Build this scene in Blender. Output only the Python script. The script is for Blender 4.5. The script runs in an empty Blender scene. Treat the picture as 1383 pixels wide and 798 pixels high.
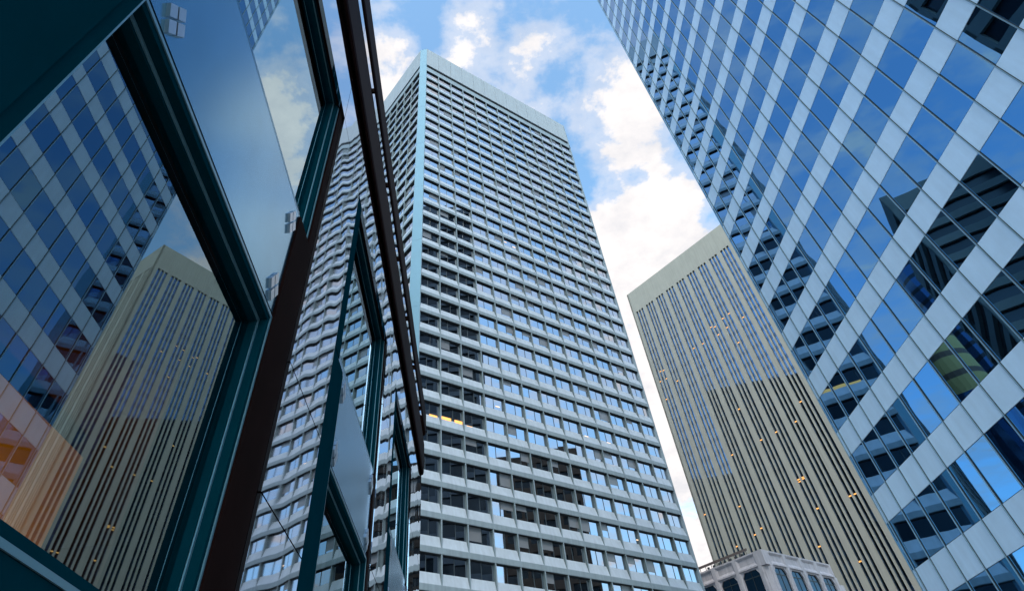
import bpy, math, random
from mathutils import Vector, Matrix

random.seed(7)
S = bpy.context.scene
COL = S.collection
W_, H_ = 1383.0, 798.0

# ------------------------------------------------------------------ camera
F_PX, CX, CY = 745.37, 640.53, 150.58
PITCH, ROLL = 0.939015, 0.0938543
CAM_H = 1.6
cr, sr, cp, sp = math.cos(ROLL), math.sin(ROLL), math.cos(PITCH), math.sin(PITCH)
right0, up0, fwd = Vector((1, 0, 0)), Vector((0, -sp, cp)), Vector((0, cp, sp))
c_right = right0 * cr - up0 * sr
c_up = right0 * sr + up0 * cr
cam_d = bpy.data.cameras.new('camera')
cam = bpy.data.objects.new('camera', cam_d)
COL.objects.link(cam)
cam.matrix_world = Matrix(((c_right.x, c_up.x, -fwd.x, 0), (c_right.y, c_up.y, -fwd.y, 0),
                           (c_right.z, c_up.z, -fwd.z, CAM_H), (0, 0, 0, 1)))
cam_d.sensor_width = 36
cam_d.lens = F_PX * 36 / W_
cam_d.shift_x = (W_ / 2 - CX) / W_
cam_d.shift_y = -(H_ / 2 - CY) / W_
cam_d.clip_start = 0.05
cam_d.clip_end = 20000
S.camera = cam

# ------------------------------------------------------------------ light, sky, exposure
SUN_AZ, SUN_EL = math.radians(180), math.radians(48)      # compass style: 0 = +y, clockwise
SKY_STR, CLOUD_STR = 0.15, 0.82
S.view_settings.view_transform = 'Standard'
S.view_settings.look = 'None'
S.view_settings.exposure = 0.35
S.view_settings.gamma = 1.0
S.view_settings.use_curve_mapping = False
S.render.engine = 'CYCLES'
S.cycles.max_bounces = 8
S.cycles.glossy_bounces = 5
S.cycles.transmission_bounces = 4
S.cycles.transparent_max_bounces = 8
S.cycles.sample_clamp_indirect = 6

sd = bpy.data.lights.new('sun', 'SUN')
sd.energy = 1.3
sd.angle = math.radians(12)
sd.color = (1.0, 0.94, 0.86)
sun = bpy.data.objects.new('sun', sd)
COL.objects.link(sun)
to_sun = Vector((math.sin(SUN_AZ) * math.cos(SUN_EL), math.cos(SUN_AZ) * math.cos(SUN_EL), math.sin(SUN_EL)))
sun.rotation_euler = to_sun.to_track_quat('Z', 'Y').to_euler()


def dir_px(x, y):
    """world direction seen through a point of the photograph"""
    X, U = (x - CX) / F_PX, -(y - CY) / F_PX
    return (c_right * X + c_up * U + fwd).normalized()


wd = bpy.data.worlds.new('World')
S.world = wd
wd.use_nodes = True
nt = wd.node_tree
nt.nodes.clear()
N, L = nt.nodes, nt.links


def wn(t, **kw):
    n = N.new(t)
    for k, v in kw.items():
        setattr(n, k, v)
    return n


def wmath(op, a, b=None, c=None):
    n = N.new('ShaderNodeMath')
    n.operation = op
    for i, v in enumerate((a, b, c)):
        if v is None:
            continue
        if isinstance(v, (int, float)):
            n.inputs[i].default_value = v
        else:
            L.new(v, n.inputs[i])
    return n.outputs[0]


out = wn('ShaderNodeOutputWorld')
tc = wn('ShaderNodeTexCoord')
sky = wn('ShaderNodeTexSky', sky_type='NISHITA', sun_disc=False, sun_elevation=SUN_EL, sun_rotation=SUN_AZ)
sky.air_density = 1.0
sky.dust_density = 1.5
sky.ozone_density = 1.6
bg = wn('ShaderNodeBackground')
bg.inputs['Strength'].default_value = SKY_STR
sepd = wn('ShaderNodeSeparateXYZ')
L.new(tc.outputs['Generated'], sepd.inputs[0])
zz = wmath('MAXIMUM', wmath('ADD', sepd.outputs[2], 0.25), 0.05)
px = wmath('DIVIDE', sepd.outputs[0], zz)
py = wmath('DIVIDE', sepd.outputs[1], zz)
comb = wn('ShaderNodeCombineXYZ')
L.new(px, comb.inputs[0])
L.new(py, comb.inputs[1])


def wnoise(scale, detail, rough, off, dist=0.0):
    m = wn('ShaderNodeVectorMath', operation='ADD')
    L.new(comb.outputs[0], m.inputs[0])
    m.inputs[1].default_value = off
    n = wn('ShaderNodeTexNoise')
    n.inputs['Scale'].default_value = scale
    n.inputs['Detail'].default_value = detail
    n.inputs['Roughness'].default_value = rough
    n.inputs['Distortion'].default_value = dist
    L.new(m.outputs[0], n.inputs['Vector'])
    return n.outputs['Fac']


n1 = wnoise(6.5, 9, 0.56, (3.1, 1.7, 0.0), 0.25)
n2 = wnoise(19.0, 8, 0.6, (0.4, 2.2, 5.0))
base = wmath('ADD', wmath('ADD', wmath('MULTIPLY', n1, 1.25), wmath('MULTIPLY', n2, 0.70)), -0.49)
# clouds that stand where the photograph shows them: direction, angular radius (deg), weight
blobs = [((835, 155), 4.6, 0.24), ((880, 125), 3.2, 0.18), ((800, 160), 2.4, 0.10), ((900, 350), 6, 0.22), ((850, 345), 5, 0.18), ((805, 340), 3.5, 0.3),
         ((880, 600), 15, 0.36), ((825, 236), 2.2, 0.24), ((905, 264), 2.8, 0.26), ((628, 40), 2.6, 0.16),
         ((730, 66), 3.2, 0.16), ((612, 75), 2.0, 0.12), ((530, 105), 4.0, 0.30), ((870, 205), 1.8, 0.14),
         ((690, 110), 4.0, -0.12), ((805, 275), 2.6, -0.18), ((860, 232), 1.2, -0.08), ((775, 205), 3.2, -0.16),
         ((770, 90), 3.0, -0.08), ((600, 110), 4, -0.10), ((950, 225), 3.0, -0.14), ((560, 30), 4, -0.04)]
acc = base
for (bx, by), rad, wgt in blobs:
    d0 = dir_px(bx, by)
    dp = wn('ShaderNodeVectorMath', operation='DOT_PRODUCT')
    L.new(tc.outputs['Generated'], dp.inputs[0])
    dp.inputs[1].default_value = d0
    mr = wn('ShaderNodeMapRange', interpolation_type='SMOOTHSTEP')
    mr.inputs['From Min'].default_value = math.cos(math.radians(rad * 1.5))
    mr.inputs['From Max'].default_value = math.cos(math.radians(rad * 0.15))
    mr.inputs['To Min'].default_value = 0
    mr.inputs['To Max'].default_value = wgt
    L.new(dp.outputs['Value'], mr.inputs['Value'])
    acc = wmath('ADD', acc, mr.outputs[0])
ramp = wn('ShaderNodeMapRange', interpolation_type='SMOOTHSTEP')
ramp.inputs['From Min'].default_value = 0.52
ramp.inputs['From Max'].default_value = 0.76
L.new(acc, ramp.inputs['Value'])
thin = wn('ShaderNodeMapRange', interpolation_type='SMOOTHSTEP')
thin.inputs['From Min'].default_value = 0.34
thin.inputs['From Max'].default_value = 0.62
thin.inputs['To Max'].default_value = 0.45
L.new(acc, thin.inputs['Value'])
cov = wmath('MAXIMUM', ramp.outputs[0], thin.outputs[0])
mix = wn('ShaderNodeMix', data_type='RGBA')
L.new(cov, mix.inputs['Factor'])
hz = wn('ShaderNodeVectorMath', operation='MULTIPLY')
hz.inputs[1].default_value = (1.8, 2.2, 2.1)
L.new(sky.outputs[0], hz.inputs[0])
L.new(hz.outputs[0], mix.inputs['A'])
cc = wn('ShaderNodeMix', data_type='RGBA')
n3w = wnoise(9.0, 6, 0.6, (7.7, 0.3, 1.0))
cm = wn('ShaderNodeMapRange')
cm.inputs['From Min'].default_value = 0.35
cm.inputs['From Max'].default_value = 0.6
L.new(n3w, cm.inputs['Value'])
L.new(cm.outputs[0], cc.inputs['Factor'])
k_ = CLOUD_STR / SKY_STR
cc.inputs['A'].default_value = (0.84 * k_, 0.83 * k_, 0.86 * k_, 1)
cc.inputs['B'].default_value = (1.07 * k_, 1.02 * k_, 1.0 * k_, 1)
L.new(cc.outputs['Result'], mix.inputs['B'])
L.new(mix.outputs['Result'], bg.inputs['Color'])
L.new(bg.outputs[0], out.inputs[0])


# ------------------------------------------------------------------ materials
def mat(name, base=(0.5, 0.5, 0.5), rough=0.6, metal=0.0, emit=None, estr=0.0, noise=None, nscale=1.0,
        bump=0.0, bscale=5.0, streak=0.0, spec=0.5, pervar=0.0):
    m = bpy.data.materials.new(name)
    m.use_nodes = True
    t = m.node_tree
    p = t.nodes['Principled BSDF']
    p.inputs['Roughness'].default_value = rough
    p.inputs['Metallic'].default_value = metal
    p.inputs['Specular IOR Level'].default_value = spec
    p.inputs['Base Color'].default_value = (*base, 1)
    if emit:
        p.inputs['Emission Color'].default_value = (*emit, 1)
        p.inputs['Emission Strength'].default_value = estr
    g = t.nodes.new('ShaderNodeNewGeometry')
    col = None
    if noise:
        n = t.nodes.new('ShaderNodeTexNoise')
        n.inputs['Scale'].default_value = nscale
        n.inputs['Detail'].default_value = 6
        n.inputs['Roughness'].default_value = 0.65
        t.links.new(g.outputs['Position'], n.inputs['Vector'])
        r = t.nodes.new('ShaderNodeMapRange')
        r.inputs['From Min'].default_value = 0.3
        r.inputs['From Max'].default_value = 0.7
        r.inputs['To Min'].default_value = 1 - noise
        r.inputs['To Max'].default_value = 1 + noise
        t.links.new(n.outputs['Fac'], r.inputs['Value'])
        val = r.outputs[0]
        if streak:
            mp = t.nodes.new('ShaderNodeMapping')
            mp.inputs['Scale'].default_value = (2.2, 2.2, 0.12)
            t.links.new(g.outputs['Position'], mp.inputs['Vector'])
            n3 = t.nodes.new('ShaderNodeTexNoise')
            n3.inputs['Scale'].default_value = 1.0
            n3.inputs['Detail'].default_value = 5
            t.links.new(mp.outputs[0], n3.inputs['Vector'])
            r3 = t.nodes.new('ShaderNodeMapRange')
            r3.inputs['From Min'].default_value = 0.3
            r3.inputs['From Max'].default_value = 0.7
            r3.inputs['To Min'].default_value = 1 - streak
            r3.inputs['To Max'].default_value = 1 + streak
            t.links.new(n3.outputs['Fac'], r3.inputs['Value'])
            mm = t.nodes.new('ShaderNodeMath')
            mm.operation = 'MULTIPLY'
            t.links.new(val, mm.inputs[0])
            t.links.new(r3.outputs[0], mm.inputs[1])
            val = mm.outputs[0]
        vm = t.nodes.new('ShaderNodeVectorMath')
        vm.operation = 'SCALE'
        vm.inputs[0].default_value = base
        t.links.new(val, vm.inputs['Scale'])
        t.links.new(vm.outputs[0], p.inputs['Base Color'])
    if bump:
        n2_ = t.nodes.new('ShaderNodeTexNoise')
        n2_.inputs['Scale'].default_value = bscale
        n2_.inputs['Detail'].default_value = 2
        t.links.new(g.outputs['Position'], n2_.inputs['Vector'])
        b = t.nodes.new('ShaderNodeBump')
        b.inputs['Strength'].default_value = 1.0
        b.inputs['Distance'].default_value = bump
        t.links.new(n2_.outputs['Fac'], b.inputs['Height'])
        t.links.new(b.outputs[0], p.inputs['Normal'])
    return m


M = {}
M['b_conc'] = mat('pale_precast', (0.26, 0.325, 0.375), 0.75, noise=0.07, nscale=0.35, streak=0.10)
M['b_jamb_shade'] = mat('fin_side_shaded', (0.11, 0.145, 0.16), 0.6, noise=0.06, nscale=0.5)  # shade on the fin sides put into a darker precast colour
M['b_sill_lit'] = mat('sloping_sill_skylit', (0.43, 0.49, 0.57), 0.6, noise=0.06, nscale=0.4, streak=0.08)  # skylight on the slopes put into a lighter precast colour
M['b_fascia'] = mat('roof_fascia', (0.34, 0.385, 0.43), 0.7, noise=0.05, nscale=0.4, streak=0.06)
M['b_chamfer'] = mat('corner_cladding', (0.15, 0.32, 0.44), 0.55, noise=0.04, nscale=0.5)
M['b_soffit'] = mat('soffit_shade_and_body', (0.035, 0.040, 0.042), 0.6)  # dark tone for the shade under the noses, also core and floodlights
M['b_glass'] = mat('tower_glass', (0.47, 0.52, 0.59), 0.015, metal=1.0)
M['blind'] = mat('window_blind', (0.20, 0.21, 0.235), 0.3, spec=0.9)
M['b_mull'] = mat('window_mullion', (0.03, 0.045, 0.055), 0.5)
M['c_conc'] = mat('beige_stone', (0.365, 0.345, 0.30), 0.8, noise=0.05, nscale=0.25, streak=0.07)
M['c_glass'] = mat('strip_glass', (0.13, 0.22, 0.36), 0.02, metal=1.0)
M['c_span'] = mat('strip_spandrel', (0.085, 0.145, 0.24), 0.05, metal=1.0)
M['d_glass'] = mat('blue_glass', (0.10, 0.25, 0.44), 0.008, metal=1.0)
M['d_panel'] = mat('blue_spandrel', (0.62, 0.77, 0.94), 0.36, metal=0.22, noise=0.05, nscale=0.7, streak=0.04)
M['d_mull'] = mat('mullion_aluminium', (0.32, 0.45, 0.52), 0.3, metal=0.8)
M['d_gap'] = mat('mullion_gasket', (0.012, 0.02, 0.024), 0.6)
M['teal'] = mat('teal_frame', (0.001, 0.033, 0.048), 0.45, noise=0.08, nscale=3, spec=0.0)
M['teal_lip'] = mat('frame_lip', (0.16, 0.32, 0.40), 0.35, metal=0.4)
M['brown'] = mat('brown_stone', (0.012, 0.0045, 0.004), 0.7, noise=0.25, nscale=2, spec=0.02)
M['ledge'] = mat('cornice_stone', (0.018, 0.008, 0.008), 0.55, noise=0.2, nscale=2, spec=0.02)
M['polish'] = mat('polished_stone', (0.55, 0.58, 0.66), 0.02, metal=1.0, bump=0.012, bscale=0.36)
M['satin'] = mat('satin_metal', (0.14, 0.34, 0.50), 0.20, metal=0.9, noise=0.06, nscale=1.6)
M['clip'] = mat('clip_metal', (0.45, 0.5, 0.55), 0.3, metal=0.9)
M['dark'] = mat('dark_void', (0.010, 0.012, 0.014), 0.8)
M['room'] = mat('interior_wall', (0.060, 0.026, 0.014), 0.9, spec=0.0)
M['orange'] = mat('orange_wall', (0.52, 0.26, 0.003), 0.6, noise=0.08, nscale=1.2)
M['lamp'] = mat('warm_lamp', (1, 0.6, 0.2), 0.5, emit=(1.0, 0.36, 0.06), estr=0.9)
M['lamp_soft'] = mat('soft_lamp', (1, 0.8, 0.6), 0.5, emit=(1.0, 0.62, 0.36), estr=1.1)
M['e_conc'] = mat('mauve_precast', (0.60, 0.54, 0.57), 0.8, noise=0.08, nscale=0.8, streak=0.12)
M['e_glass'] = mat('dark_blue_glass', (0.03, 0.07, 0.11), 0.03, metal=1.0)
M['x_band'] = mat('grey_band', (0.20, 0.205, 0.19), 0.8, noise=0.08, nscale=0.3)
M['x_win'] = mat('black_window', (0.02, 0.028, 0.036), 0.12)
M['x_brown'] = mat('brown_cladding', (0.13, 0.085, 0.06), 0.7, noise=0.1, nscale=0.2)
M['x_dark'] = mat('slate_cladding', (0.10, 0.12, 0.14), 0.5, noise=0.1, nscale=0.2)
M['x_blue'] = mat('curved_glass', (0.08, 0.17, 0.30), 0.15, metal=0.8)
M['x_green'] = mat('green_roof', (0.10, 0.22, 0.11), 0.6)
M['x_yellow'] = mat('yellow_stone', (0.46, 0.36, 0.13), 0.7)
M['asphalt'] = mat('asphalt', (0.05, 0.05, 0.052), 0.9, noise=0.15, nscale=1.5)
M['paving'] = mat('paving', (0.26, 0.25, 0.24), 0.85, noise=0.12, nscale=1.0)
M['ground'] = mat('city_ground', (0.12, 0.12, 0.12), 0.9, noise=0.15, nscale=0.05)
M['paint'] = mat('road_paint', (0.75, 0.75, 0.72), 0.7)
M['rail'] = mat('roof_rail', (0.16, 0.12, 0.11), 0.6)

# clear facade glass with a view into the room: part transparent, part mirror
def facade_glass(name, mul, add):
    gm = bpy.data.materials.new(name)
    gm.use_nodes = True
    t = gm.node_tree
    t.nodes.clear()
    o_ = t.nodes.new('ShaderNodeOutputMaterial')
    mx = t.nodes.new('ShaderNodeMixShader')
    tr = t.nodes.new('ShaderNodeBsdfTransparent')
    tr.inputs[0].default_value = (0.85, 0.80, 0.74, 1)
    gl = t.nodes.new('ShaderNodeBsdfAnisotropic')
    gl.inputs['Color'].default_value = (0.72, 0.92, 1.0, 1)
    gl.inputs['Roughness'].default_value = 0.004
    lw = t.nodes.new('ShaderNodeFresnel')
    lw.inputs['IOR'].default_value = 3.0
    ma = t.nodes.new('ShaderNodeMath')
    ma.operation = 'MULTIPLY_ADD'
    ma.inputs[1].default_value = mul
    ma.inputs[2].default_value = add
    t.links.new(lw.outputs[0], ma.inputs[0])
    t.links.new(ma.outputs[0], mx.inputs[0])
    t.links.new(tr.outputs[0], mx.inputs[1])
    t.links.new(gl.outputs[0], mx.inputs[2])
    t.links.new(mx.outputs[0], o_.inputs[0])
    return gm


M['a_glass'] = facade_glass('facade_glass', 0.66, 0.13)
M['a_glass_up'] = facade_glass('bright_facade_glass', 0.62, 0.36)  # upper panes: same glass, brighter reflection put into its mirror share


# ------------------------------------------------------------------ mesh helpers
class Frame:
    """wall frame: u runs along the wall, v points out of the wall to the viewer, z up"""
    def __init__(self, org, u, v):
        self.o, self.u, self.v = Vector((*org, 0)), Vector((*u, 0)), Vector((*v, 0))

    def p(self, u, v, z):
        q = self.o + self.u * u + self.v * v
        return (q.x, q.y, z)


class MB:
    def __init__(self):
        self.v, self.f, self.m = [], [], []

    def poly(self, pts, mi=0):
        n = len(self.v)
        self.v += [tuple(p) for p in pts]
        self.f.append(tuple(range(n, n + len(pts))))
        self.m.append(mi)

    def box(self, fr, u0, u1, v0, v1, z0, z1, mi=0, skip=''):
        P = [fr.p(u, v, z) for u in (u0, u1) for v in (v0, v1) for z in (z0, z1)]
        n = len(self.v)
        self.v += P
        for nm, f in (('L', (0, 1, 3, 2)), ('R', (4, 6, 7, 5)), ('B', (0, 4, 5, 1)), ('F', (2, 3, 7, 6)),
                      ('D', (0, 2, 6, 4)), ('U', (1, 5, 7, 3))):
            if nm in skip:
                continue
            self.f.append(tuple(n + i for i in f))
            self.m.append(mi)

    def prism(self, fr, prof, u0, u1, mi=0, cap=True):
        """prof: list of (v, z) round the section, swept from u0 to u1"""
        k = len(prof)
        a = [fr.p(u0, v, z) for v, z in prof]
        b = [fr.p(u1, v, z) for v, z in prof]
        n = len(self.v)
        self.v += a + b
        for i in range(k):
            j = (i + 1) % k
            self.f.append((n + i, n + j, n + k + j, n + k + i))
            self.m.append(mi)
        if cap:
            self.f.append(tuple(n + i for i in range(k))[::-1])
            self.f.append(tuple(n + k + i for i in range(k)))
            self.m += [mi, mi]

    def build(self, name, mats, parent=None, smooth=False):
        me = bpy.data.meshes.new(name)
        me.from_pydata(self.v, [], self.f)
        if not isinstance(mats, (list, tuple)):
            mats = [mats]
        for m in mats:
            me.materials.append(m)
        me.polygons.foreach_set('material_index', self.m)
        if smooth:
            me.polygons.foreach_set('use_smooth', [True] * len(self.f))
        me.update()
        o = bpy.data.objects.new(name, me)
        COL.objects.link(o)
        if parent:
            o.parent = parent
            o.matrix_parent_inverse = parent.matrix_world.inverted()
        return o


def root(name, label, cat, loc, group=None):
    e = bpy.data.objects.new(name, None)
    e.location = loc
    e.matrix_world = Matrix.Translation(loc)
    COL.objects.link(e)
    e['label'], e['category'] = label, cat
    if group:
        e['group'] = group
    return e


def struct(o):
    o['kind'] = 'structure'
    return o


def to_px(p):
    d = Vector(p) - Vector((0, 0, CAM_H))
    f = d.dot(fwd)
    if f < 0.1:
        return None
    return (CX + F_PX * d.dot(c_right) / f, CY - F_PX * d.dot(c_up) / f)


def area_px(pts):
    q = [to_px(p) for p in pts]
    if any(x is None for x in q):
        return 0
    cxm = sum(x[0] for x in q) / len(q)
    cym = sum(x[1] for x in q) / len(q)
    if not (-20 < cxm < W_ + 20 and -20 < cym < H_ + 20):
        return 0
    a = 0
    for i in range(len(q)):
        x0, y0 = q[i]
        x1, y1 = q[(i + 1) % len(q)]
        a += x0 * y1 - x1 * y0
    return abs(a) / 2


def emit_parts(items, name, mats, parent, limit=100, hidden=lambda c: False):
    """items: (corner points, fill function). the largest become parts, the rest one part"""
    sc = []
    for pts, fn in items:
        c = to_px(sum((Vector(p) for p in pts), Vector()) / len(pts))
        a = area_px(pts)
        if c and hidden(c):
            a = 0
        sc.append((a, pts, fn))
    sc.sort(key=lambda x: -x[0])
    if len(sc) <= limit:
        big, rest = sc, []
    else:
        big, rest = sc[:limit], sc[limit:]
    for a, pts, fn in big:
        mb = MB()
        fn(mb)
        mb.build(name, mats, parent)
    if rest:
        mb = MB()
        for a, pts, fn in rest:
            fn(mb)
        o = mb.build(name, mats, parent)
        o['kind'] = 'stuff'


def vec(az):
    return (math.cos(az), math.sin(az))


AZ_B = 0.68591
B1 = vec(AZ_B)
B2 = vec(AZ_B + math.pi / 2)
nB1 = (B1[1], -B1[0])      # outward normal of walls that run along B1, towards the camera
nB2 = (-B1[0], -B1[1])     # outward normal of walls that run along B2, towards the camera


def add2(a, d, k):
    return (a[0] + d[0] * k, a[1] + d[1] * k)


# ------------------------------------------------------------------ ground, road
def sheet(name, x0, x1, y0, y1, z, m):
    mb = MB()
    mb.poly([(x0, y0, z), (x1, y0, z), (x1, y1, z), (x0, y1, z)])
    return struct(mb.build(name, m))


sheet('ground', -3000, 3000, -3000, 3000, -0.15, M['ground'])
sheet('road', 5, 17, -160, 75, -0.13, M['asphalt'])
mb = MB()
fr0 = Frame((0, 0), (1, 0), (0, 1))
mb.box(fr0, -2.0, 5.0, -160, 75, -0.149, 0.0)
mb.box(fr0, 17.0, 23.5, -160, 75, -0.149, 0.0)
struct(mb.build('pavement', M['paving']))
mb = MB()
for i in range(36):
    mb.box(fr0, 10.9, 11.1, -150 + i * 6, -147 + i * 6, -0.128, -0.124)
struct(mb.build('road_marking', M['paint']))

# ------------------------------------------------------------------ tower B (pale grid tower)
KB = 0.878
BO = (-0.1497 * 87.8, 0.98873 * 87.8)          # right edge of the chamfer
BAY, PITCHF = 5.04 * KB, 4.443 * KB
NF = 36
Z0B = 161.4 * KB + CAM_H                        # underside of the top ledge
ZTOPB = 176.0 * KB + CAM_H
bt = root('office_tower', 'tall pale grid office tower with a blue corner strip and rows of square windows', 'office tower', (BO[0] + 20, BO[1] + 30, 0))
fB = Frame(BO, B1, nB1)
WF = 13 * BAY
chL = add2(add2(BO, B1, -1.6 * KB), B2, 1.75 * KB)
fL = Frame(chL, B2, nB2)
NL = 9
WL = NL * BAY
GD, GH, SH, NH = 0.44, 1.93, 1.26, PITCHF - 1.93 - 1.26


def grid_wall(mb, fr, nb, pier=0.10):
    w = nb * BAY
    for k in range(NF):
        zb = Z0B - k * PITCHF                   # bottom edge of the nose above window row k
        zn = zb - GH - SH                       # top of the nose below the row
        # slope + nose below the window
        zt = zb - GH
        prof = [(-GD - 0.30, zt), (-GD, zt), (-0.02, zn), (0, zn - 0.05), (0, zn - NH + 0.05), (-0.03, zn - NH), (-GD - 0.30, zn - NH)]
        mb.prism(fr, prof, 0, w, 0)
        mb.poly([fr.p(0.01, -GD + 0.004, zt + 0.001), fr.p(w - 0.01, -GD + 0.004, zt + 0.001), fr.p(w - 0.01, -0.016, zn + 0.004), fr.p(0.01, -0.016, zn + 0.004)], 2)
    # light band between the slot and the first row
    mb.prism(fr, [(-GD - 0.3, Z0B + 1.95), (0, Z0B + 1.95), (0, Z0B), (-GD - 0.3, Z0B)], 0, w, 0)
    # thin fins
    for i in range(nb + 1):
        u = i * BAY
        for k in range(NF):
            zb = Z0B - k * PITCHF
            zt = zb - GH
            zn = zt - SH
            a, b = u - pier, u + pier
            if i == 0:
                a = 0.0
            if i == nb:
                b = w
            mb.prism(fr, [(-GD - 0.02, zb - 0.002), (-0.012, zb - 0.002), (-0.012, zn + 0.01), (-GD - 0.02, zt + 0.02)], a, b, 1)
            mb.poly([fr.p(a, -0.006, zn - 0.02), fr.p(b, -0.006, zn - 0.02), fr.p(b, -0.006, zb), fr.p(a, -0.006, zb)], 0)


mb = MB()
grid_wall(mb, fB, 13)
mb.build('wall_grid', [M['b_conc'], M['b_jamb_shade'], M['b_sill_lit']], bt)
mb = MB()
grid_wall(mb, fL, NL)
mb.build('wall_grid', [M['b_conc'], M['b_jamb_shade'], M['b_sill_lit']], bt)
# shade under each nose put in as dark sheets, slot under the fascia
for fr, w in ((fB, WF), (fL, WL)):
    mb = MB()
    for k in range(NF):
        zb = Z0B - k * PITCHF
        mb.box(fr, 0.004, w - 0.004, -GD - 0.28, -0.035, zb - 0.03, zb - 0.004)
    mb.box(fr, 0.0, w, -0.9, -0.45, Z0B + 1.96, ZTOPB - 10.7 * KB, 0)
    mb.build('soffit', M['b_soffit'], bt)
# fascia with joints between its panels
for fr, nb in ((fB, 13), (fL, NL)):
    mb = MB()
    for i in range(nb):
        mb.box(fr, i * BAY + 0.04, (i + 1) * BAY - 0.04, -0.35, 0.0, ZTOPB - 10.7 * KB, ZTOPB, 0)
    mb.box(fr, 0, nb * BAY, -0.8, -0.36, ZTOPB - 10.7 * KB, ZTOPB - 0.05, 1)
    mb.build('fascia', [M['b_fascia'], M['b_soffit']], bt)
# chamfer corner strip
cv = Vector((BO[0] - chL[0], BO[1] - chL[1]))
cl = cv.length
fc = Frame(chL, tuple(cv / cl), (cv.y / cl, -cv.x / cl))
mb = MB()
zj = 0.0
while zj < ZTOPB:
    mb.box(fc, 0.0, cl, -0.5, 0.0, zj, min(zj + PITCHF * 4 - 0.03, ZTOPB), 0)
    zj += PITCHF * 4
mb.build('corner_strip', M['b_chamfer'], bt)
# core body behind
mb = MB()
core = [add2(add2(BO, nB1, -1.4), B1, 1.0), add2(add2(BO, nB1, -1.4), B1, WF - 0.4),
        add2(add2(BO, B2, WL), B1, WF - 0.4), add2(add2(chL, B2, WL), nB2, -1.4), add2(add2(chL, nB2, -1.4), B2, 0.5)]
zt = ZTOPB - 0.4
mb.poly([(*p, zt) for p in core])
for i in range(5):
    a, b = core[i], core[(i + 1) % 5]
    mb.poly([(*a, 0), (*b, 0), (*b, zt), (*a, zt)])
mb.build('core', M['b_soffit'], bt)
# right hand end wall
fR = Frame(add2(BO, B1, WF), B2, B1)
mb = MB()
mb.box(fR, 0.0, WL, -0.39, 0.0, 0, ZTOPB - 0.2)
mb.build('end_wall', M['b_conc'], bt)


def win_item(fr, u0, u1, zlo, zhi, vg, tilt=0.004):
    um = u0 + (u1 - u0) * random.choice((0.42, 0.5, 0.58))
    ta, tb = random.uniform(-tilt, tilt), random.uniform(-tilt, tilt)
    tc_, td = random.uniform(-tilt, tilt), random.uniform(-tilt, tilt)

    blind = random.choice((0, 0, 0, 0, 0, 1, 2))
    drop = random.uniform(0.25, 0.95)

    def fn(mb):
        for (a, b, s1, s2) in ((u0, um - 0.03, ta, tb), (um + 0.03, u1, tc_, td)):
            w, h = (b - a), (zhi - zlo)
            mb.poly([fr.p(a, vg - w * s1 - h * s2, zlo), fr.p(b, vg + w * s1 - h * s2, zlo),
                     fr.p(b, vg + w * s1 + h * s2, zhi), fr.p(a, vg - w * s1 + h * s2, zhi)], 0)
        mb.box(fr, um - 0.035, um + 0.035, vg - 0.05, vg + 0.05, zlo, zhi, 1)
        if blind:
            a, b = ((u0, um - 0.04), (um + 0.04, u1))[blind - 1]
            hb = (zhi - zlo) * drop
            mb.poly([fr.p(a + .02, vg + 0.035, zhi - hb), fr.p(b - .02, vg + 0.035, zhi - hb), fr.p(b - .02, vg + 0.035, zhi - 0.01), fr.p(a + .02, vg + 0.035, zhi - 0.01)], 2)
    return ([fr.p(u0, vg, zlo), fr.p(u1, vg, zlo), fr.p(u1, vg, zhi), fr.p(u0, vg, zhi)], fn)


items = []
for fr, nb in ((fB, 13), (fL, NL)):
    for k in range(NF):
        zb = Z0B - k * PITCHF
        for i in range(nb):
            items.append(win_item(fr, i * BAY + 0.11, (i + 1) * BAY - 0.11, zb - GH + 0.01, zb - 0.035, -GD - 0.02 + (-0.0)))
emit_parts(items, 'window', [M['b_glass'], M['b_mull'], M['blind']], bt, 100, hidden=lambda c: c[0] < 566)


def lamp_quad(parent, fr, u0, u1, z0, z1, v, m, name='lit_lamp'):
    mb = MB()
    mb.box(fr, u0, u1, v, v + 0.02, z0, z1)
    mb.build(name, m, parent)


def px_to_wall(fr, x, y, v):
    """where the sight line of a photo point meets the wall plane at depth v (used to place lit lamps on their wall)"""
    d = dir_px(x, y)
    n = Vector((*fr.v.xy, 0))
    o = fr.o + fr.v * v
    k = (o - Vector((0, 0, CAM_H))).dot(n) / d.dot(n)
    p = Vector((0, 0, CAM_H)) + d * k
    return (p - fr.o).dot(fr.u), p.z


# warm ceiling lights in the tower's offices
for x, y, w in ((585, 562, 1.2), (602, 565, 1.6), (620, 570, 1.4), (634, 577, 0.9)):
    u, z = px_to_wall(fB, x, y, -GD)
    lamp_quad(bt, fB, u - w * .62, u + w * .62, z - 0.25, z + 0.20, -GD + 0.03, M['lamp'], 'ceiling_light')
for x, y in ((682, 327), (694, 334), (717, 568), (750, 580), (792, 589), (822, 598), (776, 621), (828, 629), (862, 729), (672, 549)):
    u, z = px_to_wall(fB, x, y, -GD)
    lamp_quad(bt, fB, u - 0.45, u + 0.45, z - 0.06, z + 0.06, -GD + 0.03, M['lamp_soft'], 'ceiling_light')

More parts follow.
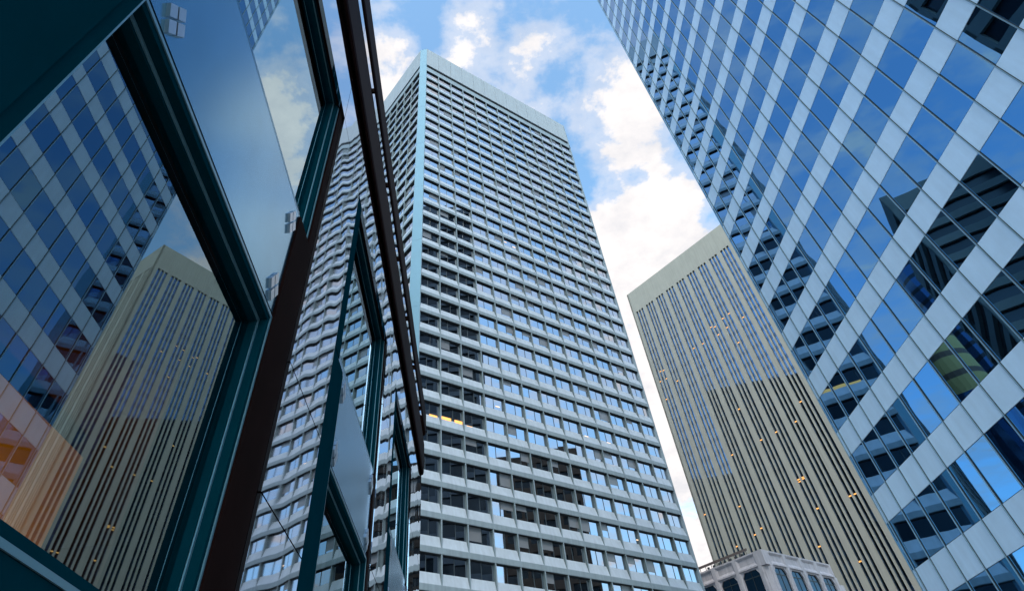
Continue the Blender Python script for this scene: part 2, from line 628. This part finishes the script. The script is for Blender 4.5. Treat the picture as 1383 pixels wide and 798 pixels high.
# ------------------------------------------------------------------ tower C (beige tower with vertical slots)
KC = 2.3
dC = Vector((0.2715, 0.9624))
c0 = dir_px(846.5, 399.3)
hC = math.hypot(c0.x, c0.y)
CO = (c0.x / hC * 100 * KC, c0.y / hC * 100 * KC)
ZTC = 65.33 * KC + CAM_H
ZGC = 61.0 * KC + CAM_H
ct = root('slotted_tower', 'beige stone tower with narrow window slots in threes, behind the blue glass tower',
          'office tower', (CO[0] + 20, CO[1] + 5, 0))
dirR = (-B2[0], -B2[1])
fC = Frame(CO, dirR, nB2)
LC = 26.8 * KC
SC = 22.0 * KC
NG = 10
GP = 2.585 * KC


def slots(length, n, gp, first):
    out_ = []
    for g in range(n):
        for o in (0.0, 0.665, 1.33):
            a = first + g * gp + o * gp / 2.585
            out_.append((a, a + 0.46 * gp / 2.585))
    return out_


slC = slots(LC, NG, GP, 0.86 * KC)
fCs = Frame(CO, B1, (B1[1], -B1[0]))
fCs = Frame(add2(CO, dirR, LC), B1, nB1)     # side wall, seen only in the mirror
slS = slots(SC, 8, SC / 8.15, 0.9)
for fr, ln, sl in ((fC, LC, slC), (fCs, SC, slS)):
    mb = MB()
    edges = [0.0] + [x for s in sl for x in s] + [ln]
    for i in range(0, len(edges), 2):
        a, b = edges[i], edges[i + 1]
        mb.box(fr, a, b, -0.7, 0.0, 0, ZGC, 0)
    mb.box(fr, 0, ln, -0.7, 0.0, ZGC + 0.002, ZTC, 0)
    mb.build('stone_wall', M['c_conc'], ct)
FC = 3.9
for fr, ln, sl in ((fC, LC, slC), (fCs, SC, slS)):
    for (a, b) in sl:
        mb = MB()
        z = ZGC
        while z > 4:
            tl = random.uniform(-0.0015, 0.0015)
            t2 = random.uniform(-0.002, 0.002)
            mb.poly([fr.p(a, -0.55 - tl, z - 2.5), fr.p(b, -0.55 + tl, z - 2.5), fr.p(b, -0.55 + tl + t2, z), fr.p(a, -0.55 - tl + t2, z)], 0)
            mb.poly([fr.p(a, -0.545, z - FC), fr.p(b, -0.545, z - FC), fr.p(b, -0.545, z - 2.5), fr.p(a, -0.545, z - 2.5)], 1)
            z -= FC
        mb.build('window_strip', [M['c_glass'], M['c_span']], ct)
mb = MB()
cc_ = [add2(CO, dirR, 0.7), add2(CO, dirR, LC - 0.7)]
cc_ = [add2(p, nB2, -0.7) for p in cc_]
cc_ += [add2(cc_[1], B1, SC - 0.7), add2(cc_[0], B1, SC - 0.7)]
mb.poly([(*p, ZTC - 0.5) for p in cc_])
for i in range(4):
    a, b = cc_[i], cc_[(i + 1) % 4]
    mb.poly([(*a, 0), (*b, 0), (*b, ZTC - 0.5), (*a, ZTC - 0.5)])
mb.build('core', M['c_span'], ct)
fCl = Frame(CO, B1, B2)
mb = MB()
mb.box(fCl, 0.0, SC, -0.7, 0.0, 0, ZTC - 0.01)
mb.build('side_wall', M['c_conc'], ct)
lampsC = [(975, 431), (984, 424), (1003, 429), (966, 441), (957, 444), (981, 443), (972, 451), (948, 465), (936, 471), (1000, 461),
          (893, 501), (898, 499), (894, 514), (899, 512), (917, 513), (902, 538), (1084, 541), (1077, 568), (1045, 585), (1024, 596),
          (991, 613), (1077, 648), (1083, 647), (1078, 651), (1087, 643), (1000, 683), (1028, 713), (1024, 720), (1105, 686),
          (1147, 670), (1154, 667), (1111, 736), (1158, 759), (994, 738), (997, 553), (953, 694)]
for (x, y) in lampsC:
    u, z = px_to_wall(fC, x, y, -0.55)
    s_ = min(slC, key=lambda s: abs((s[0] + s[1]) / 2 - u))
    lamp_quad(ct, fC, s_[0] + 0.08, s_[1] - 0.08, z - 0.14, z + 0.14, -0.50, M['lamp'], 'ceiling_light')

# ------------------------------------------------------------------ tower D (blue glass tower at the right)
KD = 0.509
AZ_D = 1.60262
dD = vec(AZ_D)
nD = (-dD[1], dD[0])         # towards the camera side (-x)
DO = (0.47650 * 100 * KD, 0.87920 * 100 * KD)
fD = Frame(DO, dD, nD)       # u is negative towards the camera
MS, FD = 4.03 * KD, 7.86 * KD
ZD0 = 15.25 * KD + CAM_H     # underside of a spandrel
SHD = 3.12 * KD
dt = root('glass_tower', 'blue mirror glass tower with pale blue bands and thin mullions filling the right side',
          'office tower', (DO[0] + 20, DO[1] - 20, 0))
NCOL, K0, K1 = 30, -2, 27
u_edge = 0.30 * KD
u_first = -0.42 * KD
cols = [(u_first, u_edge)] + [(u_first - (i + 1) * MS, u_first - i * MS) for i in range(NCOL)]
UEND = cols[-1][0]
panes, panels = [], []


def pane_item(a, b, z0, z1, bul):
    tu, tz = random.uniform(-0.004, 0.004), random.uniform(-0.004, 0.004)
    g = 6
    a_, b_ = a + 0.03, b - 0.03
    sx = random.uniform(0.75, 1.25)

    def fn(mb):
        n = len(mb.v)
        for j in range(g + 1):
            for i in range(g + 1):
                x, y = i / g, j / g
                d = bul * sx * (4 * x * (1 - x)) * (0.4 + 0.6 * 4 * y * (1 - y))
                d += (x - 0.5) * tu * (b - a) + (y - 0.5) * tz * (z1 - z0)
                mb.v.append(fD.p(a_ + (b_ - a_) * x, -0.02 - d, z0 + (z1 - z0) * y))
        for j in range(g):
            for i in range(g):
                q = n + j * (g + 1) + i
                mb.f.append((q, q + 1, q + g + 2, q + g + 1))
                mb.m.append(0)
    return ([fD.p(a_, 0, z0), fD.p(b_, 0, z0), fD.p(b_, 0, z1), fD.p(a_, 0, z1)], fn)


def panel_item(a, b, z0, z1):
    def fn(mb):
        mb.box(fD, a + 0.03, b - 0.03, -0.06, random.uniform(-0.014, -0.006), z0 + 0.015, z1 - 0.015, 0)
    return ([fD.p(a, 0, z0), fD.p(b, 0, z0), fD.p(b, 0, z1), fD.p(a, 0, z1)], fn)


for k in range(K0, K1):
    zs = ZD0 + k * FD
    for a, b in cols:
        panels.append(panel_item(a, b, zs, zs + SHD))
        panes.append(pane_item(a, b, zs + SHD + 0.01, zs + FD - 0.01, 0.0022))
ZTD = ZD0 + K1 * FD


def emit_smooth(items, name, m, parent, limit=100):
    sc = sorted(((area_px(p), fn) for p, fn in items), key=lambda x: -x[0])
    for a, fn in sc[:limit]:
        mb = MB()
        fn(mb)
        mb.build(name, m, parent, smooth=True)
    mb = MB()
    for a, fn in sc[limit:]:
        fn(mb)
    o = mb.build(name, m, parent, smooth=True)
    o['kind'] = 'stuff'


emit_smooth(panes, 'window_pane', M['d_glass'], dt)
emit_parts(panels, 'spandrel_panel', [M['d_panel']], dt, 100)
zl, zh = ZD0 + K0 * FD, ZTD
for i in range(NCOL + 1):
    u = u_first - i * MS
    mb = MB()
    mb.box(fD, u - 0.025, u + 0.025, -0.05, 0.075, zl, zh, 0)
    mb.box(fD, u - 0.045, u - 0.026, -0.05, 0.03, zl, zh, 1)
    mb.box(fD, u + 0.026, u + 0.045, -0.05, 0.03, zl, zh, 1)
    mb.build('mullion', [M['d_mull'], M['d_gap']], dt)
mb = MB()
mb.box(fD, UEND, u_edge - 0.02, -34, -0.12, 0, zh, 0)
mb.build('core', M['d_gap'], dt)
mb = MB()
mb.box(fD, u_edge - 0.019, u_edge + 0.06, -34, 0.02, zl, zh + 0.02, 0)
mb.build('corner_trim', M['d_mull'], dt)
mb = MB()
mb.box(fD, UEND, u_edge + 0.05, -0.119, 0.05, 0, zl - 0.01, 0)
mb.build('base_wall', M['d_panel'], dt)

# ------------------------------------------------------------------ low precast building E (bottom)
KE = 1.5
e_ = dir_px(1026.9, 742)
hE = math.hypot(e_.x, e_.y)
EO = (e_.x / hE * 100 * KE, e_.y / hE * 100 * KE)
et = root('precast_building', 'low mauve concrete building with dark six sided windows in front of the beige tower',
          'building', (EO[0] + 5, EO[1] + 10, 0))
ZTE = 23.25 * KE + CAM_H
ZPE = 21.75 * KE + CAM_H
EB = 3.72 * KE


def e_wall(fr, first, nb, end):
    """each bay: a coffered parapet panel over a window with slanting top corners between flared piers"""
    body, frames = MB(), MB()
    ZB = ZPE - 4.9 * KE
    ww = EB * 0.74
    for r in range(3):
        zt = ZPE - 0.16 * KE - r * 5.2 * KE
        zb = zt - 3.4 * KE
        zn = zt - 0.5 * KE                    # where the slanting corner ends
        zt0 = ZPE if r == 0 else ZPE - r * 5.2 * KE
        for i in range(nb):
            ul = first + i * EB
            ur = ul + EB
            a, b = ul + (EB - ww) / 2, ur - (EB - ww) / 2
            aa, bb = a + 0.6, b - 0.6
            # flat wall pieces round the opening (front face at v = 0)
            lip = 0.0
            zlow = zt0 - 5.2 * KE
            for quad in ([(ul, zlow), (a, zb), (a, zn), (aa, zt), (ul, zt0)], [(ul, zlow), (ur, zlow), (b, zb), (a, zb)],
                         [(ur, zlow), (ur, zt0), (bb, zt), (b, zn), (b, zb)], [(ul, zt0), (aa, zt), (bb, zt), (ur, zt0)]):
                body.poly([fr.p(u, lip, z) for u, z in quad])
            ring = [(a, zb), (a, zn), (aa, zt), (bb, zt), (b, zn), (b, zb)]
            for j in range(6):
                p, q = ring[j], ring[(j + 1) % 6]
                body.poly([fr.p(p[0], 0, p[1]), fr.p(q[0], 0, q[1]), fr.p(q[0], -0.4, q[1]), fr.p(p[0], -0.4, p[1])])
            g = MB()
            g.poly([fr.p(u, -0.32, z) for u, z in ring])
            w = g.build('window', [M['e_glass']], et)
            g = MB()
            um = (a + b) / 2
            g.box(fr, um - 0.06, um + 0.06, -0.31, -0.25, zb, zt)
            g.box(fr, a + 0.02, b - 0.02, -0.31, -0.26, zn - 0.35, zn - 0.2)
            o = g.build('frame', M['b_mull'], w)
        # piers: stand proud, narrow at the window and flare to the parapet
        for i in range(nb + 1):
            u = first + i * EB
            z0, z1 = zt0 - 5.2 * KE, zt0
            hw = (EB - ww) / 2
            prof = [(z0, hw * 0.98, 0.25), (z0 + 1.0, hw * 0.7, 0.24), (z1 - 1.9, hw * 0.7, 0.24), (z1 - 0.5, hw * 0.95, 0.30), (z1, hw * 0.98, 0.28)]
            if r == 0:
                prof = prof[:-1] + [(z1, hw * 0.9, 0.29)]
            for (za, ha, va), (zc, hc, vc) in zip(prof, prof[1:]):
                for quad in ([(-ha * .55, va, za), (ha * .55, va, za), (hc * .55, vc, zc), (-hc * .55, vc, zc)],
                             [(-ha, 0.003, za), (-ha * .55, va, za), (-hc * .55, vc, zc), (-hc, 0.003, zc)],
                             [(ha * .55, va, za), (ha, 0.003, za), (hc, 0.003, zc), (hc * .55, vc, zc)]):
                    body.poly([fr.p(u + x, v, z) for x, v, z in quad])
    # parapet: ribs and sunk panels
    for i in range(nb):
        ul = first + i * EB
        for (x0, x1, za, zc) in ((0.42, EB - 0.42, ZPE + 0.25, ZTE - 0.25),):
            o4 = [(ul, ZPE), (ul + EB, ZPE), (ul + EB, ZTE), (ul, ZTE)]
            i4 = [(ul + x0, za), (ul + x1, za), (ul + x1, zc), (ul + x0, zc)]
            c4 = [(ul + x0 + 0.5, za + 0.45), (ul + x1 - 0.5, za + 0.45), (ul + x1 - 0.5, zc - 0.35), (ul + x0 + 0.5, zc - 0.35)]
            for j in range(4):
                k = (j + 1) % 4
                body.poly([fr.p(o4[j][0], 0.28, o4[j][1]), fr.p(o4[k][0], 0.28, o4[k][1]), fr.p(i4[k][0], 0.28, i4[k][1]), fr.p(i4[j][0], 0.28, i4[j][1])])
                body.poly([fr.p(i4[j][0], 0.28, i4[j][1]), fr.p(i4[k][0], 0.28, i4[k][1]), fr.p(c4[k][0], -0.05, c4[k][1]), fr.p(c4[j][0], -0.05, c4[j][1])])
            body.poly([fr.p(u, -0.05, z) for u, z in c4])
    w = first + nb * EB
    body.poly([fr.p(first, 0.28, ZPE), fr.p(w, 0.28, ZPE), fr.p(w, 0, ZPE), fr.p(first, 0, ZPE)])
    body.poly([fr.p(first, 0.28, ZTE), fr.p(w, 0.28, ZTE), fr.p(w, -0.6, ZTE), fr.p(first, -0.6, ZTE)])
    body.poly([fr.p(first, -0.6, ZTE), fr.p(w, -0.6, ZTE), fr.p(w, -0.6, ZPE), fr.p(first, -0.6, ZPE)])
    body.poly([fr.p(w, 0.28, ZTE), fr.p(w, 0.28, ZPE), fr.p(w, -0.6, ZPE), fr.p(w, -0.6, ZTE)])
    body.build('wall', M['e_conc'], et)


fE = Frame(EO, B1, nB1)
e_wall(fE, 1.0 * KE, 4, 18.1 * KE)
fEl = Frame(EO, B2, nB2)
e_wall(fEl, 0.9 * KE, 4, 16 * KE)
mb = MB()                                     # plain corner pier and core
zc = ZTE + 0.01
cA, cB = add2(EO, B1, 1.0 * KE), add2(EO, B2, 0.9 * KE)
cA2, cB2 = add2(cA, nB1, 0.28), add2(cB, nB2, 0.28)
corner = add2(add2(EO, nB1, 0.28), nB2, 0.28)
pts = [cA2, corner, cB2, cB, add2(cB, B1, 1.2), add2(cA, B2, 1.2), cA]
mb.poly([(*p, zc) for p in pts])
mb.poly([(*p, ZPE - 0.1) for p in pts[::-1]])
for i in range(len(pts)):
    a, b = pts[i], pts[(i + 1) % len(pts)]
    mb.poly([(*a, ZPE - 0.1), (*b, ZPE - 0.1), (*b, zc), (*a, zc)])
q = [add2(cA, nB1, -0.01), add2(add2(EO, B1, .7), nB1, -0.01), add2(add2(EO, B2, .7), nB2, -0.01), add2(cB, nB2, -0.01)]
for i in range(3):
    a, b = q[i], q[i + 1]
    mb.poly([(*a, 0), (*b, 0), (*b, ZPE - 0.1), (*a, ZPE - 0.1)])
mb.build('corner_pier', M['e_conc'], et)
mb = MB()
we = 1.0 * KE + 4 * EB
de = 0.9 * KE + 4 * EB
ce = [add2(add2(EO, B1, 1.6), B2, 1.6), add2(add2(EO, B1, we - .1), B2, 1.6), add2(add2(EO, B1, we - .1), B2, de), add2(add2(EO, B1, 1.6), B2, de)]
mb.poly([(*p, ZPE) for p in ce])
for i in range(4):
    a, b = ce[i], ce[(i + 1) % 4]
    mb.poly([(*a, 0), (*b, 0), (*b, ZPE), (*a, ZPE)])
mb.build('core', M['e_conc'], et)
# wider lower storeys stepping out at the right
mb = MB()
mb.box(fE, we + 0.02, we + 3.2, -20, -0.4, 0, ZPE - 0.6 * KE)
mb.build('side_wing', M['e_conc'], et)
# roof rail on the left parapet
mb = MB()
mb.box(fEl, 2.2 * KE, 15 * KE, -0.5, -0.35, ZTE + 0.75, ZTE + 1.15)
for i in range(12):
    u = 2.4 * KE + i * 1.55
    mb.box(fEl, u, u + 0.12, -0.47, -0.38, ZTE, ZTE + 0.75)
mb.build('roof_rail', M['rail'], et)
for i in range(7):
    mb = MB()
    u = 2.9 * KE + i * 1.5
    mb.box(fEl, u, u + 0.45, -0.2, 0.1, ZTE + 0.012, ZTE + 0.42)
    mb.build('floodlight', M['b_soffit'], et)

# ------------------------------------------------------------------ building A (dark facade at the left)
U = 2.0                                        # distance from the camera to the wall plane
AZ_A = 1.632217
dA = vec(AZ_A)
nA = (dA[1], -dA[0])                           # out of the wall, towards the camera
AO = (-nA[0] * U, -nA[1] * U)
fA = Frame(AO, dA, nA)
at = root('dark_facade_building', 'low dark building with polished piers, teal window frames and brown cornices at the left', 'building', (AO[0] - 8, 8, 0))


def A(mb, s0, s1, d0, d1, z0, z1, mi=0):
    """s, z in units of U; d = distance of a plane from the camera in units of U (1 = wall plane, larger = deeper)"""
    mb.box(fA, s0 * U, s1 * U, (1 - d1) * U, (1 - d0) * U, z0 * U + CAM_H, z1 * U + CAM_H, mi)


openings = [(-7.0, -4.32), (-3.35, -0.66), (0.31, 3.0), (3.97, 6.65), (7.75, 10.5)]
S_END = 12.62
ZHEAD, ZWALL = 4.09, 6.2
GROUND = -CAM_H / U
JG = 0.004
# polished panels: piers split by joints, frieze over the openings
piers = []
prev = -8.6
for a, b in openings:
    piers.append((prev, a))
    prev = b
piers.append((prev, S_END))
zj = [GROUND, 0.45, 1.115, 1.765, 3.31, ZHEAD]


def polished(s0, s1, z0, z1):
    mb = MB()
    A(mb, s0 + JG, s1 - JG, 1.0, 1.03, z0 + JG, z1 - JG)
    mb.build('stone_panel', M['polish'], at)


for a, b in piers:
    for z0, z1 in zip(zj, zj[1:]):
        polished(a, b, z0, z1)
    for z0, z1 in ((ZHEAD, 5.3), (5.3, ZWALL)):
        polished(a, b, z0, z1)
for a, b in openings:
    m = (a + b) / 2
    for z0, z1 in ((ZHEAD, 5.3), (5.3, ZWALL)):
        polished(a, m, z0, z1)
        polished(m, b, z0, z1)
# stone backing with brown jambs and heads
mb = MB()
for a, b in piers:
    A(mb, a, b, 1.03, 1.42, GROUND, ZHEAD)
A(mb, -8.6, S_END, 1.03, 1.42, 4.32, ZWALL - 0.01)
for a, b in openings:
    A(mb, a - 0.0, b + 0.0, 1.03, 1.05, ZHEAD + 0.001, 4.319)
A(mb, S_END - 0.39, S_END, 1.421, 6.0, GROUND, ZWALL - 0.02)
mb.build('stone_backing', M['brown'], at)
for s0, s1 in ((S_END - 0.03, S_END),):
    mb = MB()
    for z0, z1 in zip(zj + [5.3], zj[1:] + [5.3, ZWALL]):
        A(mb, S_END + 0.001, S_END + 0.03, 1.0, 6.0, z0 + JG, z1 - JG)
    mb.build('end_cladding', M['polish'], at)
mb = MB()
A(mb, -8.6, S_END - 0.01, 1.43, 7.0, ZWALL - 0.15, ZWALL - 0.03)
mb.build('roof', M['dark'], at)


# cornices: sections swept along the wall and round the far corner
def cornice(z0, h, proj, rad):
    path = []
    e = S_END
    s = -8.6
    path.append((s, 0.0))
    path.append((e + proj - rad, 0.0))
    for i in range(1, 13):
        an = i / 12 * math.pi / 2
        path.append((e + proj - rad + rad * math.sin(an), rad - rad * math.cos(an)))
    path.append((e + proj, 4.5))
    mb = MB()
    ring = []
    for i, (s, d) in enumerate(path):
        # outward normal
        if i <= 1:
            nx, nd = 0, -1
        elif i >= len(path) - 1:
            nx, nd = 1, 0
        else:
            an = (i - 1) / 12 * math.pi / 2
            nx, nd = math.sin(an), -math.cos(an)
        sec = []
        inn = proj + 0.0 if i < 2 else proj
        for off, z in ((0.0, z0 + 0.03), (-0.01, z0), (-0.035, z0), (-0.035, z0 + h), (-0.01, z0 + h), (0.0, z0 + h - 0.03)):
            ss, dd_ = s + nx * off, (1 - proj) + d + nd * off
            sec.append(fA.p(ss * U, (1 - dd_) * U, z * U + CAM_H))
        ring.append(sec)
    for a, b in zip(ring, ring[1:]):
        for j in range(6):
            k = (j + 1) % 6
            mb.poly([a[j], a[k], b[k], b[j]])
    mb.build('cornice', M['ledge'], at)


cornice(4.80, 0.58, 0.055, 0.09)
cornice(5.57, 0.42, 0.085, 0.11)
for i in range(9):                              # stand-off brackets behind the cornice rails
    for z0, p0 in ((5.0, 0.02), (5.7, 0.04)):
        mb = MB()
        A(mb, -1 + i * 1.6, -0.97 + i * 1.6, 1 - p0, 0.9995, z0, z0 + 0.08)
        mb.build('cornice_bracket', M['ledge'], at)


# window units
def tube(s0, s1, z0, z1, d0, d1, th, name, parent=None):
    """a deep rectangular frame, lighter lip at its front, one step half way"""
    mb = MB()
    for (da_, db_, t_, mi) in ((d0, d0 + 0.006, th * 0.3, 1), (d0 + 0.007, (d0 + d1) / 2, th * 0.8, 0),
                               ((d0 + d1) / 2 + 0.0, (d0 + d1) / 2 + 0.006, th * 1.12, 1), ((d0 + d1) / 2 + 0.007, d1 + 0.02, th * 1.3, 0)):
        A(mb, s0, s0 + t_, da_, db_, z0, z1, mi)
        A(mb, s1 - t_, s1, da_, db_, z0, z1, mi)
        A(mb, s0 + t_, s1 - t_, da_, db_, z0, z0 + t_, mi)
        A(mb, s0 + t_, s1 - t_, da_, db_, z1 - t_, z1, mi)
    return mb.build(name, [M['teal'], M['teal_lip']], parent or at)


def glass(s0, s1, z0, z1, d, parent, m=None):
    mb = MB()
    mb.poly([fA.p(q_ * U, (1 - d) * U, z_ * U + CAM_H) for q_, z_ in ((s0, z0), (s1, z0), (s1, z1), (s0, z1))])
    return mb.build('glass_pane', m or M['a_glass'], parent)


def clip(s, z, d, parent):
    """four small pads set in a diamond"""
    mb = MB()
    r = 0.033
    for (ds, dz) in ((-0.040, 0), (0.040, 0), (0, 0.050), (0, -0.050)):
        c = [(s + ds - r, z + dz), (s + ds, z + dz - r * 1.25), (s + ds + r, z + dz), (s + ds, z + dz + r * 1.25)]
        f0 = [fA.p(x * U, (1 - d + 0.016) * U, y * U + CAM_H) for x, y in c]
        f1 = [fA.p(x * U, (1 - d) * U, y * U + CAM_H) for x, y in c]
        mb.poly(f0)
        for i in range(4):
            mb.poly([f0[i], f0[(i + 1) % 4], f1[(i + 1) % 4], f1[i]])
    mb.build('clip', M['clip'], parent)


for n, (a, b) in enumerate(openings):
    mu, ml = (0.10, 0.36) if n == 2 else (0.03, 0.07)       # brown margin at the far side of the upper and lower units
    mb = MB()
    A(mb, b - ml, b, 1.02, 1.42, GROUND, 2.545)
    A(mb, b - mu, b, 1.02, 1.42, 2.546, ZHEAD)
    mb.build('stone_margin', M['brown'], at)
    # upper window
    w = tube(a + 0.2, b - mu - 0.002, 2.55, 4.16, 1.035, 1.115, 0.05, 'window_frame')
    glass(a + 0.2, b - mu - 0.06, 2.60, 4.10, 1.112, w, M['a_glass_up'])
    # metal spandrel panel with its clips
    mb = MB()
    A(mb, a + 0.02, b - ml - 0.004, 1.035, 1.06, 1.835, 2.57)
    p = mb.build('spandrel_panel', M['satin'], at)
    for s in (a + 0.62, b - ml - 0.11):
        for z in (1.93, 2.40):
            clip(s, z, 1.035, p)
    # lower window
    w = tube(a + 0.1, b - ml - 0.002, 0.47, 1.815, 1.03, 1.125, 0.05, 'window_frame')
    glass(a + 0.1, b - ml - 0.06, 0.52, 1.765, 1.122, w)
    # casings on the near side of the opening
    mb = MB()
    A(mb, a + 0.001, a + 0.21, 1.004, 1.40, 2.46, ZHEAD - 0.002, 0)
    mb.build('casing', [M['teal'], M['teal_lip']], at)
    mb = MB()
    A(mb, a + 0.001, a + 0.40, 1.004, 1.40, GROUND, 2.445, 0)
    A(mb, a + 0.401, a + 0.455, 1.012, 1.38, GROUND, 2.445, 0)
    A(mb, a + 0.4551, a + 0.462, 1.012, 1.38, GROUND, 2.444, 1)
    mb.build('casing', [M['teal'], M['teal_lip']], at)
    # sill and apron
    mb = MB()
    A(mb, a + 0.46, b - ml - 0.01, 1.035, 1.42, 0.36, 0.468, 0)
    mb.build('sill', M['teal'], at)
    mb = MB()
    A(mb, a + 0.456, b - ml - 0.002, 1.10, 1.40, GROUND, 0.355)
    mb.build('apron_panel', M['brown'], at)
# rooms behind the glass
mb = MB()
A(mb, -8.5, S_END - 0.4, 4.6, 4.65, GROUND, 6.5, 0)
A(mb, -8.5, S_END - 0.4, 1.44, 4.6, 2.28, 2.36, 0)
A(mb, -8.5, S_END - 0.4, 1.44, 4.6, GROUND, GROUND + 0.02, 0)
for s in (7.2,):
    A(mb, s, s + 0.05, 1.44, 4.6, GROUND + 0.02, 2.27, 0)
A(mb, -8.59, -8.5, 1.43, 7.0, GROUND, ZWALL - 0.16)
A(mb, -8.49, S_END - 0.4, 6.9, 7.0, GROUND, ZWALL - 0.16)
mb.build('interior', M['room'], at)
mb = MB()
A(mb, 0.2, 4.66, 3.0, 3.4, GROUND + 0.03, 2.05)
mb.build('interior_partition', M['orange'], at)
ld = bpy.data.lights.new('room_lamp', 'SPOT')   # warm spotlight washing the partition
ld.energy = 420
ld.spot_size = math.radians(75)
ld.spot_blend = 0.8
ld.shadow_soft_size = 0.15
ld.color = (1.0, 0.70, 0.14)
lo = bpy.data.objects.new('room_lamp', ld)
COL.objects.link(lo)
lo.location = fA.p(3.3 * U, (1 - 1.7) * U, 1.3)
ld2 = bpy.data.lights.new('room_glow', 'POINT')
ld2.energy = 45
ld2.shadow_soft_size = 0.4
ld2.color = (1.0, 0.55, 0.25)
lo2 = bpy.data.objects.new('room_glow', ld2)
COL.objects.link(lo2)
lo2.location = fA.p(7.0 * U, (1 - 2.6) * U, 1.5)
lo.rotation_euler = (Vector(fA.p(4.1 * U, (1 - 3.0) * U, 3.9)) - Vector(lo.location)).to_track_quat('-Z', 'Y').to_euler()


# ------------------------------------------------------------------ towers across the street, seen only in the mirrors
def slab(name, label, cat, p0, p1, depth, h, m_band, m_win, floor=3.9, colw=8.0, band=0.42, side=1, group=None):
    """banded tower: front wall from p0 to p1 (outward to the right of travel * side), box depth behind"""
    d = Vector((p1[0] - p0[0], p1[1] - p0[1]))
    w = d.length
    d /= w
    n = Vector((d.y, -d.x)) * side
    r = root(name, label, cat, (p0[0], p0[1], 0), group)
    fr = Frame(p0, tuple(d), tuple(n))
    mb = MB()
    mb.box(fr, 0.4, w - 0.4, -depth + 0.4, -0.6, 0, h - 1.0)
    mb.build('window_wall', m_win, r)
    mb = MB()
    z = h
    fwall = [(fr, w), (Frame(p0, tuple(-n), tuple(-d)), depth), (Frame(p1, tuple(-n), tuple(d)), depth)]
    for q, (f_, ww) in enumerate(fwall):
        z = h
        mb.box(f_, 0, ww, -0.5, 0.0 - q * 0.003, h - 3.0, h)
        z = h - 3.0 - floor * (1 - band)
        while z > 3:
            mb.box(f_, 0, ww, -0.5, -q * 0.003, z - floor * band, z)
            z -= floor
        k = max(1, int(ww / colw))
        for i in range(k + 1):
            u = i * (ww - 0.9) / k
            mb.box(f_, u + 0.001, u + 0.9, -0.6, -0.02 - q * 0.003, 0, h - 0.01)
    mb.build('wall', m_band, r)
    return r


camD = (51.0, -1.6)     # where the street is mirrored to by the blue tower


def pol(c, az, t):
    return (c[0] + math.sin(math.radians(az)) * t, c[1] + math.cos(math.radians(az)) * t)


slab('banded_tower', 'dark banded office tower mirrored in the blue glass at the right edge', 'office tower',
     pol(camD, -54.2, 113), pol(camD, -45.2, 109), 32, 69.5, M['x_band'], M['x_win'], floor=3.0, colw=11, band=0.40, side=1)
slab('tall_banded_tower', 'tall dark tower with thick ledges mirrored in the top right pane', 'office tower',
     pol(camD, -78, 84), pol(camD, -60.3, 93), 20, 92, M['x_band'], M['x_win'], floor=5.2, colw=30, band=0.42, side=1)
slab('slate_tower', 'dark slate tower mirrored in the left windows of the pale grid tower', 'office tower',
     (52.2, 82.6), (45.6, 58.0), 26, 149, M['x_dark'], M['x_win'], floor=4.0, colw=9, band=0.3, side=1)
slab('brown_block', 'broad brown block mirrored in the lower windows of the pale grid tower', 'building',
     (106, 100), (100, 74), 30, 82, M['x_brown'], M['x_win'], floor=4.0, colw=6, band=0.5, side=1)
slab('brown_tower', 'tall brown tower mirrored in the lower right slots of the beige tower', 'office tower',
     (-18, 192), (-18, 144), 18, 141, M['x_brown'], M['x_win'], floor=4.0, colw=6, band=0.5, side=-1)
slab('brown_office_slab', 'brown office slab mirrored in the lower left slots of the beige tower', 'office tower',
     (-85, 240), (-85, 182), 5, 125, M['x_brown'], M['x_win'], floor=4.0, colw=6, band=0.5, side=-1)


def drum(name, label, cat, c, r, h, m, roof=None, seg=28):
    e = root(name, label, cat, (c[0], c[1], 0))
    mb = MB()
    for i in range(seg):
        a0, a1 = i / seg * 2 * math.pi, (i + 1) / seg * 2 * math.pi
        p0 = (c[0] + r * math.cos(a0), c[1] + r * math.sin(a0))
        p1 = (c[0] + r * math.cos(a1), c[1] + r * math.sin(a1))
        z = 0
        while z < h:
            z2 = min(z + 3.9, h)
            low = 2 if len(m) > 2 and z < h - 14 else 0
            mb.poly([(*p0, z), (*p1, z), (*p1, z2 - 1.1), (*p0, z2 - 1.1)], low)
            mb.poly([(*p0, z2 - 1.1), (*p1, z2 - 1.1), (*p1, z2), (*p0, z2)], low or 1)
            z = z2
    mb.build('wall', m, e)
    mb = MB()
    rr = r * 1.02
    ring = [(c[0] + rr * math.cos(i / seg * 2 * math.pi), c[1] + rr * math.sin(i / seg * 2 * math.pi), h + 0.01) for i in range(seg)]
    ring2 = [(c[0] + r * .55 * math.cos(i / seg * 2 * math.pi), c[1] + r * .55 * math.sin(i / seg * 2 * math.pi), h + (2.5 if roof else 1)) for i in range(seg)]
    for i in range(seg):
        mb.poly([ring[i], ring[(i + 1) % seg], ring2[(i + 1) % seg], ring2[i]])
    mb.poly(ring2)
    mb.build('roof', roof or M['x_dark'], e)


drum('curved_glass_tower', 'round blue glass tower mirrored in the middle of the blue tower', 'office tower',
     pol(camD, -45.6, 235), 12, 118, [M['x_blue'], M['x_win']])
drum('green_roofed_building', 'round yellow building with a green roof mirrored small in the blue tower', 'building',
     pol(camD, -41.6, 160), 3.6, 67, [M['x_yellow'], M['x_brown'], M['x_blue']], M['x_green'])
